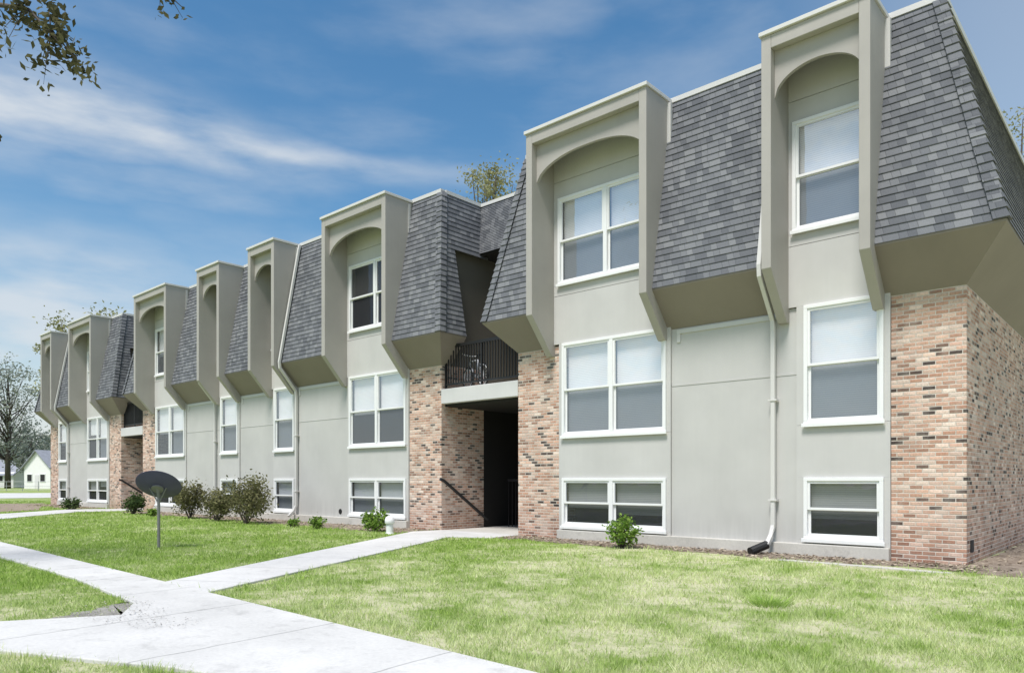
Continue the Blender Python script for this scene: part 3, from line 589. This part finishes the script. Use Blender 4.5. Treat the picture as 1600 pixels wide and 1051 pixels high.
m.lathe([(.0,-.03),(.11,-.03),(.11,-.0),(0,0)], 12, MM @ Matrix.Translation((0,0,-.085))); m.build('bracket', M_pole, sd)
# ------------------------------------------------------------------ white pedestal
px_, py_ = ground(609, 834); tp = thing('utility_pedestal', 'small white rounded utility pedestal beside the shrub at the entry path', 'utility box', (px_,py_,0))
m = MB(); m.lathe([(.0,-.02),(.10,-.02),(.10,.03),(.085,.04),(.085,.26)], 18, Matrix.Translation((px_,py_,0))); m.build('base', M_white, tp)
m = MB(); m.lathe([(.105,.24),(.115,.25),(.115,.33),(.095,.39),(.05,.42),(.0,.43)], 18, Matrix.Translation((px_,py_,0))); m.build('cap', M_white, tp, smooth=True)
# ------------------------------------------------------------------ bicycles on the landing
def bicycle(label, loc, rz, col, rimc, sc=.8):
    t = thing('bicycle', label, 'bicycle', loc, rz, 'bicycles on the balcony'); t.scale = (sc,sc,sc); fm = plain('bicycle_paint', col, .35); rm = plain('rim_metal', rimc, .35)
    def torus(cx, R_, r_, name, mat, par):
        m = MB(); m.tube([(cx+R_*math.cos(2*math.pi*k/28),0,.33+R_*math.sin(2*math.pi*k/28)) for k in range(29)], r_, 7, cap=False); return m.build(name, mat, par, smooth=True, local=True)
    for cx in (-.5,.5):
        wl = torus(cx, .28, .020, 'wheel', rm, t); torus(cx, .315, .022, 'tyre', M_rubber, wl); m = MB()
        for k in range(14): m.tube([(cx,0,.33),(cx+.285*math.cos(k*.4488),0,.33+.285*math.sin(k*.4488))], .004, 4)
        m.tube([(cx,-.05,.33),(cx,.05,.33)], .02, 8); m.build('spokes', rm, wl, local=True)
    m = MB(); bb = (-.05,0,.30); st = (-.18,0,.78); hd = (.33,0,.80); hl = (.36,0,.70)
    for a, b in ((bb,st),(st,hd),(bb,hl),(hd,hl)): m.tube([a,b], .022, 8)
    for y in (-.04,.04): m.tube([(-.5,y,.33),bb], .012, 6); m.tube([(-.5,y,.33),st], .012, 6); m.tube([(.5,y,.33),(.37,y,.66)], .014, 6)
    m.build('frame', fm, t, smooth=True, local=True)
    m = MB(); m.tube([(.32,0,.80),(.30,0,.95)], .014, 6); m.tube([(.24,-.28,.99),(.28,-.2,.97),(.30,0,.95),(.28,.2,.97),(.24,.28,.99)], .014, 6); m.build('handlebar', rm, t, local=True)
    m = MB(); m.prism([(-.34,-.08,.88),(-.34,.08,.88),(-.22,.05,.88),(-.06,.02,.88),(-.06,-.02,.88),(-.22,-.05,.88)], (0,0,.05)); m.tube([st,(-.2,0,.88)], .013, 6); m.build('saddle', M_rubber, t, bevel=.015, local=True)
    m = MB(); m.tube([(.0,-.07,.18),(-.05,-.07,.30),(-.05,.07,.30),(-.10,.07,.42)], .011, 6); m.box(-.04,.04,-.15,-.07,.17,.19); m.box(-.14,-.06,.07,.15,.41,.43); m.build('pedal', M_iron, t, local=True)
bicycle('bicycle with pale wheels behind the balcony railing, left of the other one', (-12.78,.48,3.5), R(160), (.45,.46,.5), (.8,.8,.82), .88)
bicycle('dark bicycle at the right end of the balcony behind the railing', (-11.35,1.0,3.5), R(160), (.10,.11,.16), (.25,.25,.27))
# ------------------------------------------------------------------ camera, light, sky
cd = bpy.data.cameras.new('camera'); cam = bpy.data.objects.new('camera', cd); COL.objects.link(cam); cam.location = (CX,CY,CZ); cam.rotation_euler = (R(90),0,math.pi/2-AN)
cd.sensor_width = 36; cd.lens = F/1600*36; cd.shift_y = (HZ-525.5)/1600; cd.clip_end = 3000; S.camera = cam
sun_el = R(62); sx, sy = .17, -.98; L = math.hypot(sx,sy); sx /= L; sy /= L
ld = bpy.data.lights.new('sun', 'SUN'); ld.energy = 4.6; ld.angle = R(16); ld.color = (1,.96,.92); lo = bpy.data.objects.new('sun', ld); COL.objects.link(lo)
lo.rotation_euler = Vector((sx*math.cos(sun_el), sy*math.cos(sun_el), math.sin(sun_el))).to_track_quat('Z','Y').to_euler(); lo.location = (0,-20,30)
W = bpy.data.worlds.new('World'); S.world = W; W.use_nodes = True; t = NT.__new__(NT); t.t = W.node_tree; t.t.nodes.clear()
sky = t.n('ShaderNodeTexSky', sky_type='NISHITA'); sky.sun_disc = False; sky.sun_elevation = sun_el; sky.sun_rotation = math.atan2(sx,sy); sky.air_density = 1.2; sky.dust_density = .6; sky.ozone_density = 2.0
v = t.n('ShaderNodeTexCoord').outputs['Generated']; x, y, z = t.xyz(v)
az = t.math('ARCTAN2', t.math('MULTIPLY', x, -1.), y); el = t.math('ARCSINE', t.math('MAXIMUM', t.math('MINIMUM', z, 1.), -1.))
cv = t.comb(t.math('MULTIPLY', az, 2.2), t.math('MULTIPLY', el, 8.), 3.7)
n1 = t.noise(cv, 1.2, 7, .5); n2 = t.noise(cv, 3.0, 7, .52); n3 = t.noise(t.comb(t.math('MULTIPLY', az, 1.3), t.math('MULTIPLY', el, 4.), 9.1), 1.5, 6)
e0 = t.math('ADD', .405, t.math('MULTIPLY', t.math('SUBTRACT', n3, .5), .10))
wd = t.mr(az, .95, 1.35, .016, .055)
st = t.math('POWER', 2.718, t.math('MULTIPLY', t.math('POWER', t.math('DIVIDE', t.math('ABSOLUTE', t.math('SUBTRACT', el, e0)), wd), 2.), -1.))
st = t.math('MULTIPLY', st, t.math('MULTIPLY', t.mr(az, .72, 1.15, .25, 1, True), t.mr(n2, .22, .62)))
ci = t.math('MULTIPLY', t.mr(n1, .48, .84, 0, 1, True), t.mr(el, .7, .25, .2, .65))
lowl = t.math('MULTIPLY', t.math('MULTIPLY', t.mr(az, .95, 1.3, 0, 1, True), t.mr(el, .34, .20, 0, 1, True)), t.mr(n2, .3, .62, .2, .8))
hz = t.mr(el, .02, .28, .75, 0, True); soft = t.mr(n3, .42, .7, 0, .24, True); right_ = t.mr(az, .5, .1, 0, .35, True)
fac = t.math('MAXIMUM', t.math('MAXIMUM', t.math('MULTIPLY', st, .85), t.math('MAXIMUM', ci, lowl)), t.math('MAXIMUM', t.math('MAXIMUM', hz, soft), right_), clamp=True)
colr = t.mix(fac, t.hsv(sky.outputs[0], .97, 1.27, .494), (5.2,5.5,5.8))
bg = t.n('ShaderNodeBackground'); t.t.links.new(colr, bg.inputs[0]); bg.inputs[1].default_value = .14
wo = t.n('ShaderNodeOutputWorld'); t.t.links.new(bg.outputs[0], wo.inputs[0])
S.view_settings.view_transform = 'Standard'; S.view_settings.look = 'None'; S.view_settings.exposure = 0
